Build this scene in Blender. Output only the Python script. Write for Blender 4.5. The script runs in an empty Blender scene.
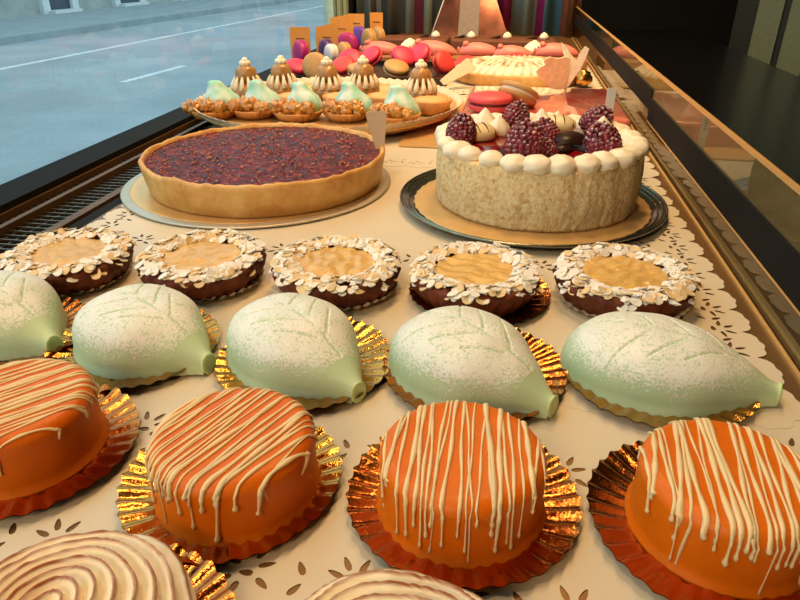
import bpy, math, random
from math import sin, cos, pi, radians as R, sqrt, atan2, hypot
from mathutils import Vector, Matrix, noise
scene = bpy.context.scene
col = scene.collection
random.seed(7)

# ------------------------------------------------------------------ camera
cam_d = bpy.data.cameras.new('camera'); cam = bpy.data.objects.new('camera', cam_d); col.objects.link(cam)
cam_d.sensor_width = 36; cam_d.lens = 36 * 650 / 800; cam_d.clip_start = .01; cam_d.clip_end = 200
cam.location = (0, 0, .24)
cam.rotation_euler = (R(90 - 27.6), 0, R(9.3))
cam_d.dof.use_dof = False
scene.camera = cam

# ------------------------------------------------------------------ world and light
w = bpy.data.worlds.new('overcast'); scene.world = w; w.use_nodes = True
bg = w.node_tree.nodes['Background']
bg.inputs[0].default_value = (.66, .93, 1.06, 1); bg.inputs[1].default_value = 1.65
scene.view_settings.view_transform = 'Standard'; scene.view_settings.look = 'None'
scene.view_settings.exposure = 0; scene.view_settings.gamma = 1; scene.view_settings.use_curve_mapping = False
scene.cycles.use_denoising = True
scene.cycles.max_bounces = 8; scene.cycles.transparent_max_bounces = 12
scene.cycles.caustics_reflective = False; scene.cycles.caustics_refractive = False
scene.cycles.sample_clamp_indirect = 4

def area(name, loc, size, power, colr, target=None, portal=False, sy=None, spread=180):
    d = bpy.data.lights.new(name, 'AREA'); d.energy = power; d.color = colr
    d.shape = 'RECTANGLE' if sy else 'DISK'; d.size = size
    if sy: d.size_y = sy
    d.spread = R(spread)
    o = bpy.data.objects.new(name, d); col.objects.link(o); o.location = loc
    t = Vector(target if target else (loc[0], loc[1], loc[2] - 1)) - Vector(loc)
    o.rotation_euler = t.to_track_quat('-Z', 'Y').to_euler()
    if portal: d.cycles.is_portal = True
    return o
WARM = (1, .62, .29)
LAMPS = [(-.38, .15, 1.35, 2.4), (-.10, .85, 1.45, 5.0), (.05, 1.45, 1.45, 9)]
area('room_light', (-.42, -.95, .95), .4, 4.6, WARM, (0, .7, 0), spread=130)
for lx, ly, lz, pw in LAMPS:
    area('ceiling_spot_light', (lx, ly, lz), .22, pw, WARM, (lx + .05, ly + .25, 0), spread=120)
area('curtain_fill_light', (-.15, 1.75, 1.5), .25, 12, WARM, (-.2, 2.5, 0), spread=120)  # added fill to brighten the far curtain, no known lamp there
area('cabinet_fill_light', (1.15, 1.7, 1.3), .3, 1.5, (.85, 1, .7), (1.35, 2.8, .1), spread=110)  # added weak greenish fill so the cabinet panels show, no known source
area('window_portal', (-.60, .9, .85), 3.6, 1, (1, 1, 1), (1, .9, .85), portal=True, sy=1.6)

# ------------------------------------------------------------------ material helpers
def C(r, g, b):
    f = lambda c: ((c / 255 + .055) / 1.055) ** 2.4 if c > 10 else c / 255 / 12.92
    return (f(r), f(g), f(b), 1)
class NT:
    def __init__(s, name):
        s.m = bpy.data.materials.new(name); s.m.use_nodes = True; s.t = s.m.node_tree; s.n = s.t.nodes; s.l = s.t.links
        s.b = s.n['Principled BSDF']; s.out = s.n['Material Output']
    def N(s, typ, **kw):
        n = s.n.new(typ)
        for k, v in kw.items():
            if k in n.inputs.keys() and not hasattr(n, k): n.inputs[k].default_value = v
            else: setattr(n, k, v)
        return n
    def link(s, a, b): s.l.new(a, b)
    def setv(s, **kw):
        for k, v in kw.items(): s.b.inputs[k.replace('_', ' ')].default_value = v
    def coord(s): return s.N('ShaderNodeTexCoord').outputs['Object']
    def noise(s, scale, detail=4, rough=.6, vec=None):
        n = s.n.new('ShaderNodeTexNoise'); n.inputs['Scale'].default_value = scale; n.inputs['Detail'].default_value = detail
        n.inputs['Roughness'].default_value = rough
        s.link(vec if vec else s.coord(), n.inputs['Vector']); return n.outputs['Fac']
    def voro(s, scale, feature='F1', out='Distance'):
        n = s.n.new('ShaderNodeTexVoronoi'); n.feature = feature; n.inputs['Scale'].default_value = scale
        s.link(s.coord(), n.inputs['Vector']); return n.outputs[out]
    def ramp(s, fac, stops, interp='LINEAR'):
        n = s.n.new('ShaderNodeValToRGB'); n.color_ramp.interpolation = interp
        e = n.color_ramp.elements
        while len(e) < len(stops): e.new(.5)
        for i, (p, c) in enumerate(stops):
            e[i].position = p; e[i].color = c if len(c) == 4 else (*c, 1)
        s.link(fac, n.inputs['Fac']); return n.outputs['Color']
    def mixc(s, f, a, b):
        n = s.n.new('ShaderNodeMix'); n.data_type = 'RGBA'
        for v, i in ((f, 0), (a, 6), (b, 7)):
            if hasattr(v, 'links') or isinstance(v, bpy.types.NodeSocket): s.link(v, n.inputs[i])
            else: n.inputs[i].default_value = v
        return n.outputs[2]
    def math(s, op, a, b=0.0, clamp=False):
        n = s.n.new('ShaderNodeMath'); n.operation = op; n.use_clamp = clamp
        for v, i in ((a, 0), (b, 1)):
            if isinstance(v, bpy.types.NodeSocket): s.link(v, n.inputs[i])
            else: n.inputs[i].default_value = v
        return n.outputs[0]
    def bump(s, h, strength=.5, dist=.001):
        n = s.n.new('ShaderNodeBump'); n.inputs['Strength'].default_value = strength; n.inputs['Distance'].default_value = dist
        s.link(h, n.inputs['Height']); s.link(n.outputs[0], s.b.inputs['Normal'])
    def base(s, sock): s.link(sock, s.b.inputs['Base Color'])
W1 = (1, 1, 1, 1); B0 = (0, 0, 0, 1)
def plain(name, c, rough=.5, metal=0, var=.15, scale=120, bump=0, coat=0, sss=0, sssr=.004, spec=.5, bscale=None, bdist=.0006):
    s = NT(name)
    s.setv(Roughness=rough, Metallic=metal); s.b.inputs['Coat Weight'].default_value = coat
    s.b.inputs['Coat Roughness'].default_value = .12
    s.b.inputs['Specular IOR Level'].default_value = spec
    if sss:
        s.b.inputs['Subsurface Weight'].default_value = sss; s.b.inputs['Subsurface Radius'].default_value = (1, .6, .35)
        s.b.inputs['Subsurface Scale'].default_value = sssr
    d = tuple(x * (1 - var) for x in c[:3]) + (1,); u = tuple(min(1, x * (1 + var)) for x in c[:3]) + (1,)
    s.base(s.ramp(s.noise(scale), [(.3, d), (.7, u)]))
    if bump: s.bump(s.noise(bscale or scale * 3, 5), bump, bdist)
    return s.m
MAT = {}
def glassmat(name, k):
    s = NT(name); s.n.remove(s.b)
    tr = s.n.new('ShaderNodeBsdfTransparent'); tr.inputs[0].default_value = (.93, .96, .95, 1)
    gl = s.n.new('ShaderNodeBsdfGlossy'); gl.inputs['Roughness'].default_value = .01
    fr = s.n.new('ShaderNodeFresnel'); fr.inputs[0].default_value = 1.5
    ge = s.n.new('ShaderNodeNewGeometry')
    f = s.math('MULTIPLY', fr.outputs[0], s.math('SUBTRACT', 1.0, ge.outputs['Backfacing']))
    f = s.math('MULTIPLY', f, k, True)
    mx = s.n.new('ShaderNodeMixShader'); s.link(f, mx.inputs[0]); s.link(tr.outputs[0], mx.inputs[1]); s.link(gl.outputs[0], mx.inputs[2])
    s.link(mx.outputs[0], s.out.inputs[0]); return s.m
MAT['glass'] = glassmat('screen_glass', 1.1); MAT['window_glass'] = glassmat('window_glass', .75)
MAT['orange'] = plain('orange_glaze', C(222, 108, 6), .42, coat=0, var=.07, scale=60, sss=.35, sssr=.006, spec=.3, bump=.12, bscale=40)
MAT['drizzle'] = plain('white_chocolate', C(238, 205, 150), .4, var=.05, sss=.2)
MAT['copper'] = plain('copper_foil', C(204, 124, 62), .18, 1, var=.12, scale=40, bump=.7, bscale=160, bdist=.0009)
MAT['gold'] = plain('gold_foil', C(206, 146, 70), .18, 1, var=.12, scale=40, bump=.7, bscale=160, bdist=.0009)
MAT['goldboard'] = plain('gold_board', C(236, 192, 124), .4, .55, var=.08, scale=30, bump=.2, bscale=300)
MAT['silverboard'] = plain('silver_board', C(200, 190, 170), .4, .7, var=.06, scale=30, bump=.6, bscale=500)
MAT['crust_dark'] = plain('chocolate_crust', C(100, 44, 20), .6, spec=.3, var=.45, scale=90, bump=.9, bscale=180, bdist=.0012)
MAT['almond'] = plain('almond_flake', C(232, 202, 154), .6, spec=.3, var=.2, scale=70, sss=.1)
MAT['sugar'] = plain('icing_sugar_dust', C(245, 240, 228), .9, var=.05, bump=.9, bscale=900, bdist=.001)
MAT['apricot'] = plain('apricot_cream', C(222, 178, 100), .12, var=.16, scale=70, sss=.3, bump=.5, bscale=220, bdist=.0025)
MAT['cream'] = plain('whipped_cream', C(244, 232, 204), .5, var=.03, sss=.25, bump=.3, bscale=150)
MAT['gelred'] = plain('red_jelly', C(120, 14, 18), .1, var=.4, scale=60, coat=1, bump=.5, bscale=90, bdist=.002)
MAT['choc'] = plain('dark_chocolate', C(46, 24, 18), .4, var=.2, spec=.3)
MAT['pink'] = plain('pink_marzipan', C(222, 132, 120), .5, var=.08, sss=.2)
MAT['macpink'] = plain('raspberry_macaron', C(226, 50, 84), .5, var=.1, bump=.1)
MAT['macsalmon'] = plain('salmon_macaron', C(238, 84, 88), .5, var=.08)
MAT['macbeige'] = plain('caramel_macaron', C(190, 148, 88), .5, var=.1)
MAT['macred'] = plain('red_macaron', C(220, 66, 60), .5, var=.1)
MAT['macviolet'] = plain('violet_macaron', C(100, 50, 160), .4, var=.1)
MAT['macplum'] = plain('plum_macaron', C(84, 34, 92), .4, var=.1)
MAT['macwhite'] = plain('white_macaron', C(225, 220, 220), .5, var=.05)
MAT['macmag'] = plain('magenta_macaron', C(176, 30, 110), .45, var=.1)
MAT['filling'] = plain('macaron_filling', C(110, 40, 40), .5)
MAT['card'] = plain('kraft_card', C(226, 152, 66), .7, var=.05, scale=50)
MAT['tag'] = plain('pale_wood_tag', C(222, 192, 158), .6, var=.06)
MAT['whitetag'] = plain('white_plastic_tag', C(225, 218, 210), .4, var=.02)
MAT['ink'] = plain('dark_ink', C(60, 40, 30), .6)
MAT['paper'] = plain('doily_paper', C(216, 203, 176), .42, var=.025, scale=25, bump=.35, bscale=260, bdist=.0003)
MAT['papercup'] = plain('paper_cup', C(225, 205, 175), .7, var=.08)
MAT['choux'] = plain('caramel_choux', C(176, 130, 74), .3, var=.2, scale=80, coat=.2)
MAT['walnut'] = plain('caramelised_walnut', C(204, 142, 62), .25, var=.45, scale=140, coat=.8, bump=.6, bscale=200)
MAT['shell'] = plain('tartlet_shell', C(212, 146, 78), .5, var=.2, scale=120, bump=.5)
MAT['wood'] = plain('wood_board', C(150, 104, 58), .5, var=.3, scale=25)
MAT['blackframe'] = plain('black_frame', C(34, 30, 26), .35, var=.2)
MAT['wire'] = plain('steel_wire', C(124, 114, 96), .35, .9, var=.1)
MAT['bronze'] = plain('bronze_trim', C(104, 74, 42), .5, .4, var=.2, scale=30)
MAT['brass'] = plain('brass_deck', C(134, 100, 58), .4, .6, var=.12, scale=14)
MAT['brightbrass'] = plain('bright_brass', C(245, 200, 130), .45, .7, var=.05)
MAT['dark'] = plain('dark_void', C(18, 16, 13), .8, spec=.2, var=.1)
MAT['platter'] = plain('smoked_glass', C(70, 78, 70), .12, .3, var=.1, coat=1)
MAT['fondpink'] = None
def granite():
    s = NT('black_granite'); s.setv(Roughness=.22)
    s.base(s.ramp(s.voro(220), [(.0, C(70, 66, 60)), (.12, C(12, 12, 12)), (1, C(9, 9, 9))])); return s.m
MAT['granite'] = granite()
def street():
    s = NT('asphalt'); s.setv(Roughness=.75)
    a = s.ramp(s.noise(.55, 3), [(.35, (.26, .30, .32, 1)), (.65, (.36, .40, .43, 1))])
    b = s.ramp(s.noise(30, 3), [(.3, (.85, .85, .85, 1)), (.7, W1)])
    n = s.n.new('ShaderNodeMix'); n.data_type = 'RGBA'; n.blend_type = 'MULTIPLY'; n.inputs[0].default_value = 1
    s.link(a, n.inputs[6]); s.link(b, n.inputs[7]); s.base(n.outputs[2]); return s.m
MAT['street'] = street()
MAT['kerb'] = plain('pavement', (.27, .31, .33, 1), .8, var=.15, scale=2)
MAT['line'] = plain('road_paint', (.62, .64, .64, 1), .7, var=.15, scale=6)
MAT['facade'] = plain('stone_facade', (.36, .38, .36, 1), .8, var=.25, scale=1.5)
MAT['bluedark'] = plain('dark_blue_door', (.03, .045, .07, 1), .3, var=.3, scale=4)
MAT['whitewall'] = plain('white_post', (.6, .62, .62, 1), .7)
def leafmat():
    s = NT('mint_marzipan'); s.setv(Roughness=.42)
    s.b.inputs['Subsurface Weight'].default_value = .35; s.b.inputs['Subsurface Radius'].default_value = (.8, 1, .7); s.b.inputs['Subsurface Scale'].default_value = .005
    green = s.ramp(s.noise(25), [(.3, C(180, 208, 166)), (.7, C(196, 218, 178))])
    ge = s.n.new('ShaderNodeNewGeometry'); sx = s.n.new('ShaderNodeSeparateXYZ'); s.link(ge.outputs['Normal'], sx.inputs[0])
    at = s.n.new('ShaderNodeAttribute'); at.attribute_name = 'marks'
    sc = s.n.new('ShaderNodeSeparateColor'); s.link(at.outputs['Color'], sc.inputs[0])
    cover = s.math('MULTIPLY', s.math('SUBTRACT', sc.outputs[1], .20), 2.0, True)      # where the sieve let sugar fall
    fine = s.noise(640, 2, .7); mid = s.noise(70, 3, .6)
    v = s.math('ADD', s.math('MULTIPLY', cover, .62), s.math('MULTIPLY', s.math('SUBTRACT', mid, .5), .55))
    v = s.math('ADD', v, s.math('MULTIPLY', s.math('SUBTRACT', fine, .5), 1.7))
    v = s.math('SUBTRACT', v, s.math('MULTIPLY', sc.outputs[0], .32))
    m = s.ramp(v, [(.30, B0), (.56, W1)])
    m2 = s.math('MULTIPLY', m, .84)
    s.base(s.mixc(m2, green, C(244, 241, 234)))
    s.bump(m, .5, .0006); return s.m
MAT['leaf'] = leafmat()
def tartfill():
    s = NT('berry_filling'); s.setv(Roughness=.13); s.b.inputs['Specular IOR Level'].default_value = .38
    base = s.ramp(s.noise(110, 5), [(.35, C(52, 2, 6)), (.55, C(122, 8, 14)), (.72, C(186, 70, 36))])
    v = s.voro(150); sp = s.ramp(v, [(.10, W1), (.2, B0)]); n2 = s.ramp(s.noise(60, 2), [(.5, B0), (.58, W1)])
    k = s.math('MULTIPLY', sp, n2)
    s.base(s.mixc(k, base, C(214, 132, 70)))
    h = s.math('ADD', s.noise(160, 5, .7), s.math('MULTIPLY', s.noise(60, 2), 1.2))
    s.bump(h, 1, .006); return s.m
MAT['berry'] = tartfill()
def crustmat():
    s = NT('shortcrust'); s.setv(Roughness=.5)
    a = s.ramp(s.noise(28, 6, .65), [(.3, C(196, 132, 62)), (.5, C(222, 168, 92)), (.72, C(238, 196, 124))])
    s.base(a); s.bump(s.noise(260, 5), .6, .0012); return s.m
MAT['crust'] = crustmat()
def biscuit():
    s = NT('nutty_sponge'); s.setv(Roughness=.85)
    a = s.ramp(s.noise(220, 5, .7), [(.3, C(206, 158, 92)), (.48, C(244, 212, 152)), (.66, C(254, 238, 194))])
    s.base(a); s.bump(s.noise(200, 6, .7), 1, .003); return s.m
MAT['biscuit'] = biscuit()
def raspmat():
    s = NT('raspberry'); s.setv(Roughness=.5)
    a = s.ramp(s.noise(120, 3), [(.35, C(74, 6, 20)), (.65, C(138, 20, 42))])
    f = s.ramp(s.noise(420, 3), [(.50, B0), (.62, W1)])
    at = s.n.new('ShaderNodeAttribute'); at.attribute_name = 'marks'; sc = s.n.new('ShaderNodeSeparateColor'); s.link(at.outputs['Color'], sc.inputs[0])
    s.base(s.mixc(s.math('MULTIPLY', f, sc.outputs[1]), a, C(236, 214, 214))); return s.m
MAT['rasp'] = raspmat()
def markmat(name, ca, cb, rough=.55, sss=.2):
    s = NT(name); s.setv(Roughness=rough); s.b.inputs['Subsurface Weight'].default_value = sss; s.b.inputs['Subsurface Scale'].default_value = .003
    at = s.n.new('ShaderNodeAttribute'); at.attribute_name = 'marks'; sc = s.n.new('ShaderNodeSeparateColor'); s.link(at.outputs['Color'], sc.inputs[0])
    k = s.math('MULTIPLY', sc.outputs[0], s.ramp(s.noise(60, 4), [(.25, (.45,) * 3), (.55, W1)]), True)
    s.base(s.mixc(k, ca, cb)); s.bump(s.noise(300, 3), .15, .0005); return s.m
MAT['meringue'] = markmat('toasted_meringue', C(246, 230, 196), C(148, 80, 24))
MAT['mintcream'] = markmat('mint_cream', C(150, 216, 192), C(226, 238, 228))
def pinkglaze():
    s = NT('pink_glaze'); s.setv(Roughness=.12); s.b.inputs['Coat Weight'].default_value = 1
    s.base(s.ramp(s.noise(14, 2), [(.42, C(214, 84, 70)), (.6, C(226, 140, 116))])); return s.m
MAT['pinkglaze'] = pinkglaze()
def stripes(name, stops):
    s = NT(name); s.setv(Roughness=.8)
    sx = s.n.new('ShaderNodeSeparateXYZ'); s.link(s.coord(), sx.inputs[0])
    s.base(s.ramp(s.math('DIVIDE', sx.outputs[0], .85), stops, 'CONSTANT')); return s.m

# ------------------------------------------------------------------ geometry helpers
class MB:
    def __init__(s): s.v = []; s.f = []; s.mi = []; s.c = []
    def add(s, vs, fs, M=None, mi=0, cols=None):
        o = len(s.v)
        for p in vs: s.v.append(tuple(M @ Vector(p)) if M is not None else tuple(p))
        s.f += [tuple(i + o for i in f) for f in fs]; s.mi += [mi] * len(fs)
        s.c += list(cols) if cols else [(0, 0, 0)] * len(vs)
        return s
    def grid(s, rows, closed_u=True, cap0=False, cap1=False, M=None, mi=0, cols=None):
        n = len(rows[0]); vs = [p for r in rows for p in r]; fs = []
        for i in range(len(rows) - 1):
            for j in range(n if closed_u else n - 1):
                k = (j + 1) % n
                fs.append((i * n + j, i * n + k, (i + 1) * n + k, (i + 1) * n + j))
        if cap0: fs.append(tuple(reversed(range(n))))
        if cap1: fs.append(tuple((len(rows) - 1) * n + j for j in range(n)))
        return s.add(vs, fs, M, mi, cols)
    def lathe(s, prof, n=48, M=None, fn=None, mi=0, col=None, cap0=True, cap1=True):
        rows = []; cols = [] if col else None
        for i, (r, z) in enumerate(prof):
            row = []
            for j in range(n):
                a = 2 * pi * j / n; p = (r * cos(a), r * sin(a), z)
                if fn: p = fn(p, r, z, a, i)
                row.append(p)
                if col: cols.append(col(p, r, z, a, i))
            rows.append(row)
        return s.grid(rows, True, cap0, cap1, M, mi, cols)
    def box(s, lo, hi, M=None, mi=0):
        x0, y0, z0 = lo; x1, y1, z1 = hi
        vs = [(x0, y0, z0), (x1, y0, z0), (x1, y1, z0), (x0, y1, z0), (x0, y0, z1), (x1, y0, z1), (x1, y1, z1), (x0, y1, z1)]
        return s.add(vs, [(0, 3, 2, 1), (4, 5, 6, 7), (0, 1, 5, 4), (1, 2, 6, 5), (2, 3, 7, 6), (3, 0, 4, 7)], M, mi)
    def tube(s, pts, r, n=6, M=None, mi=0, flat=1):
        rows = []; L = len(pts)
        for i, p in enumerate(pts):
            a = Vector(pts[max(0, i - 1)]); b = Vector(pts[min(L - 1, i + 1)]); d = (b - a).normalized() if (b - a).length > 0 else Vector((0, 0, 1))
            up = Vector((0, 0, 1)) if abs(d.z) < .9 else Vector((1, 0, 0))
            u = d.cross(up).normalized(); v = u.cross(d)
            rr = r(i / max(1, L - 1)) if callable(r) else r
            rows.append([tuple(Vector(p) + u * rr * cos(2 * pi * k / n) + v * rr * flat * sin(2 * pi * k / n)) for k in range(n)])
        return s.grid(rows, True, True, True, M, mi)
    def ball(s, c, rad, nu=12, nv=8, M=None, mi=0, nz=0, ns=60, rot=None, cols=None, seed=0):
        if not hasattr(rad, '__len__'): rad = (rad,) * 3
        vs = []; cl = []
        for i in range(nv + 1):
            t = pi * i / nv
            for j in range(nu):
                a = 2 * pi * j / nu; p = Vector((sin(t) * cos(a), sin(t) * sin(a), -cos(t)))
                k = 1 + (nz * noise.noise(p * ns + Vector((seed, seed * .7, 3.1))) if nz else 0)
                q = Vector((p.x * rad[0] * k, p.y * rad[1] * k, p.z * rad[2] * k))
                if rot is not None: q = rot @ q
                vs.append(tuple(q + Vector(c))); cl.append((0, max(0, p.z), 0))
        fs = [(i * nu + j, i * nu + (j + 1) % nu, (i + 1) * nu + (j + 1) % nu, (i + 1) * nu + j) for i in range(nv) for j in range(nu)]
        return s.add(vs, fs, M, mi, cols or cl)
    def build(s, name, mats, parent=None, smooth=True, loc=None, rot=None, marks=False, sharp=None):
        me = bpy.data.meshes.new(name); me.from_pydata(s.v, [], s.f); 
        if not isinstance(mats, (list, tuple)): mats = [mats]
        for m in mats: me.materials.append(MAT[m] if isinstance(m, str) else m)
        if len(mats) > 1:
            for p, k in zip(me.polygons, s.mi): p.material_index = k
        if smooth: me.polygons.foreach_set('use_smooth', [True] * len(me.polygons))
        if marks:
            at = me.color_attributes.new('marks', 'FLOAT_COLOR', 'POINT')
            at.data.foreach_set('color', [x for c in s.c for x in (*c, 1)])
        me.validate(); me.update()
        if smooth and sharp: me.set_sharp_from_angle(angle=R(sharp))
        o = bpy.data.objects.new(name, me); col.objects.link(o)
        if parent: o.parent = parent
        if loc: o.location = loc
        if rot is not None: o.rotation_euler = rot
        return o
def tag(o, label=None, cat=None, group=None, kind=None):
    if label: o['label'] = label
    if cat: o['category'] = cat
    if group: o['group'] = group
    if kind: o['kind'] = kind
    return o
def thing(name, label, cat, loc, rz=0, group=None):
    o = bpy.data.objects.new(name, None); col.objects.link(o); o.empty_display_size = .02
    o.location = loc; o.rotation_euler = (0, 0, rz); return tag(o, label, cat, group)
def copy_tree(o, parent=None):
    c = o.copy(); col.objects.link(c)
    if parent: c.parent = parent
    for ch in [x for x in scene.objects if x.parent == o]: copy_tree(ch, c)
    return c
def struct(name, mb, m, smooth=False): return tag(mb.build(name, m, smooth=smooth), kind='structure')
def bx(lo, hi): return MB().box(lo, hi)
def T(x, y, z=0, rz=0, s=1): return Matrix.Translation((x, y, z)) @ Matrix.Rotation(rz, 4, 'Z') @ Matrix.Scale(s, 4)
def cat(ts, x):      # smooth interpolation of a table over 0..1
    n = len(ts) - 1; t = min(max(x, 0), 1) * n; i = min(int(t), n - 1); f = t - i
    p0, p1, p2, p3 = ts[max(0, i - 1)], ts[i], ts[i + 1], ts[min(n, i + 2)]
    return .5 * (2 * p1 + (p2 - p0) * f + (2 * p0 - 5 * p1 + 4 * p2 - p3) * f * f + (3 * p1 - p0 - 3 * p2 + p3) * f ** 3)
def fn3(x, y, z=0, s=1): return noise.noise(Vector((x * s, y * s, z * s)))

# ------------------------------------------------------------------ the street outside
SZ = -1.15
struct('ground', bx((-40, -20, SZ - .1), (-.625, 60, SZ)), 'street')
sr = R(-4)
struct('trim_1', MB().box((-2.6, -20, 0), (3.0, 60, .13), T(-12.1, 14, SZ, sr * 1.0)), 'kerb')
def road_line(a, b, wd, label):
    a = Vector((*a, SZ)); b = Vector((*b, SZ)); d = (b - a); n = Vector((-d.y, d.x, 0)).normalized() * wd / 2; up = Vector((0, 0, .004))
    m = MB(); m.add([a - n, a + n, b + n, b - n, a - n + up, a + n + up, b + n + up, b - n + up], [(0, 1, 2, 3), (7, 6, 5, 4), (0, 4, 5, 1), (1, 5, 6, 2), (2, 6, 7, 3), (3, 7, 4, 0)])
    o = m.build('road_marking', 'line', smooth=False); tag(o, label, 'road marking', 'white markings on the street')
road_line((-7.55, 3.0), (-6.5, 24), .11, 'long solid white line along the far side of the street')
road_line((-4.92, 8.0), (-4.81, 9.5), .10, 'short white dash painted nearer the window than the solid line')
bt = thing('building', 'pale stone building with dark doorways across the street', 'building', (-12.6, 14, SZ), sr)
MB().box((-3, -20, 0), (0, 40, 7)).build('wall', 'facade', bt, False)
for k, (y, ww) in enumerate([(-.1, 1.15), (3.2, .9), (6.3, 1.1), (-4, 1.2), (9.6, 1), (13, 1.1)]):
    d = MB().box((0, y, .12), (.05, y + ww, 2.5)).build('door', 'bluedark', bt, False)
    m = MB(); m.box((0, y - .26, .1), (.14, y, 2.7)); m.box((0, y + ww, .1), (.14, y + ww + .26, 2.7)); m.box((0, y - .2, 2.5), (.14, y + ww + .2, 2.75)); m.box((0, y - .1, .1), (.35, y + ww + .1, .2))
    m.build('door_frame', 'whitewall', bt, False)

# ------------------------------------------------------------------ the shop
FL = -.95
struct('floor', bx((-.75, -2.2, FL - .1), (3.3, 4.6, FL)), plain('shop_floor', C(40, 34, 30), .5))
struct('ceiling', bx((-.75, -2.2, 1.7), (3.3, 4.6, 1.8)), plain('shop_ceiling', C(70, 60, 48), .8))
dw = plain('shop_wall', C(17, 16, 14), .7, var=.2, scale=4)
struct('wall_right', bx((3.2, -2.2, FL), (3.3, 4.6, 1.7)), dw)
struct('wall_back', bx((-.75, -2.3, FL), (3.3, -2.2, 1.7)), plain('shop_wall_near', C(96, 80, 60), .7, var=.2, scale=4))
struct('wall_far', bx((-.75, 4.5, FL), (3.3, 4.6, 1.7)), dw)
struct('wall_left', bx((-.615, -2.2, FL), (-.60, 4.5, -.035)), dw)
struct('trim_2', bx((-.612, 2.46, -.03), (-.60, 4.5, 1.7)), dw)
o = struct('window_1', bx((-.589, -2.2, -.02), (-.583, 2.2, 1.7)), 'window_glass')
fr = MB(); fr.box((-.598, -2.2, -.03), (-.545, 2.6, .0)); fr.build('window_frame', 'dark', o, False)
for k in range(3):
    m = MB(); y0 = 2.18 + .085 * k
    m.box((-.60, y0, 0), (-.57, y0 + .03, 1.6)); m.build('window_frame', plain('pale_green_post', C(170, 200, 185), .4), o, False)
    m = MB(); m.box((-.595, y0 + .03, 0), (-.58, y0 + .085, 1.6)); m.build('window_frame', plain('grey_post', C(84, 88, 84), .4), o, False)

# ventilation grille between window and deck
gr = thing('ventilation_grille', 'black ventilation grille with steel wire mesh below the window', 'grille', (-.5, 1, -.03))
m = MB(); m.box((-.048, -1.5, .0), (.064, 1.5, .004)); m.build('tray', 'dark', gr, False)
m = MB()
for x in (-.045, -.018, .046): m.box((x - .0035, -1.5, .004), (x + .0035, 1.5, .022))
m.build('rail', 'bronze', gr, False)
m = MB()
for k in range(230):
    y = -1.2 + .0115 * k
    m.box((-.043, y, .0135), (.046, y + .0016, .0155))
for x in (-.034, -.008, .005, .018, .031): m.box((x, -1.5, .012), (x + .0014, 1.5, .0136))
m.build('wire_mesh', 'wire', gr, False)
m = MB(); m.box((.050, -1.5, .004), (.060, 1.5, .030)); m.box((.047, -1.5, .022), (.052, 1.5, .026)); m.build('edge_strip', 'bronze', gr, False)

# display deck and right-hand glass
dk = thing('display_deck', 'brass coloured display shelf the doilies and pastries lie on', 'shelf', (0, 1, -.03))
MB().box((-.434, -1.6, .005), (-.418, 1.6, .029)).build('shaded_left_edge', 'dark', dk, False)  # brass edge coloured dark to stand in for the shadow beside the doily
MB().box((-.418, -1.6, .005), (.196, 1.6, .030)).build('top', 'brass', dk, False)
MB().box((.212, -1.6, .005), (.234, -.0, .030)).build('border_strip', 'brass', dk, False)
MB().box((.2335, -1.6, .005), (.235, -.0, .0308)).build('border_edge', 'brightbrass', dk, False)
MB().box((.212, .0, .005), (.250, 1.6, .030)).build('border_strip', 'brass', dk, False)
m = MB()
for x in (.1965, .2085): m.box((x, -1.6, .005), (x + .003, 1.6, .0325))
m.build('groove_rail', 'brightbrass', dk, False)
MB().box((.196, -1.6, .004), (.212, 1.6, .024)).build('groove', 'bronze', dk, False)
m = MB(); m.box((-.435, -1.6, -.87), (-.42, 1.6, .005)); m.box((.23, -1.6, -.87), (.25, 1.6, .005)); m.box((-.435, 1.59, -.87), (.25, 1.6, .005)); m.box((-.435, -1.6, -.92), (.25, 1.6, -.87))
m.build('cabinet_body', 'dark', dk, False)
gs = thing('glass_screen', 'low glass screen with shining top edge along the right side of the pastries', 'glass screen', (.204, 1, .0))
MB().box((-.002, -1.6, -.005), (.002, 1.58, .097)).build('pane', 'glass', gs, False)
MB().box((-.0045, -1.6, .034), (-.0021, .007, .064)).build('lower_rail', 'dark', gs, False)
MB().box((-.0045, .007, .048), (-.0021, 1.58, .076)).build('upper_rail', 'dark', gs, False)
MB().box((-.0050, -1.6, .0325), (-.0021, .007, .034)).build('rail_edge', 'brightbrass', gs, False)
MB().box((-.0026, -1.6, .097), (.0022, 1.58, .0992)).build('top_edge', 'brightbrass', gs, False)
ct = thing('counter', 'black polished granite counter behind the glass screen', 'counter', (.5, 1, -.03))
MB().box((-.246, -2.0, 0), (-.155, 1.85, .026)).build('reflection_strip', plain('pale_reflection', C(98, 92, 68), .35, var=.2, scale=20), ct, False)  # added strip, its colour stands in for the lighter reflection in the glass
MB().box((-.155, -2.0, 0), (.16, 1.85, .030)).build('worktop', 'granite', ct, False)
MB().box((-.200, -1.9, -.92), (.13, 2.1, 0)).build('body', 'dark', ct, False)
MB().box((-.155, -2.0, .030), (-.150, 1.85, .032)).build('edge_trim', 'bronze', ct, False)
cb = thing('wall_cabinet', 'dim grey green panelled cabinet beyond the granite counter', 'cabinet', (2.06, 2.60, FL), R(60))
MB().box((-.0, -1.1, 0), (.45, 1.3, 2.2)).build('body', plain('cabinet_body', C(28, 34, 28), .6), cb, False)
for k in range(19):
    MB().box((-.02, -1.08 + k * .122, .1), (.0, -.985 + k * .122, 2.1)).build('door_panel', plain('cabinet_panel', C(118, 126, 100), .6), cb, False)
m = MB(); m.tube([(-.03, -.2, 1.05), (-.06, -.2, 1.05), (-.06, -.2, 1.2), (-.03, -.2, 1.2)], .005, 6); m.build('handle', 'blackframe', cb)

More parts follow.
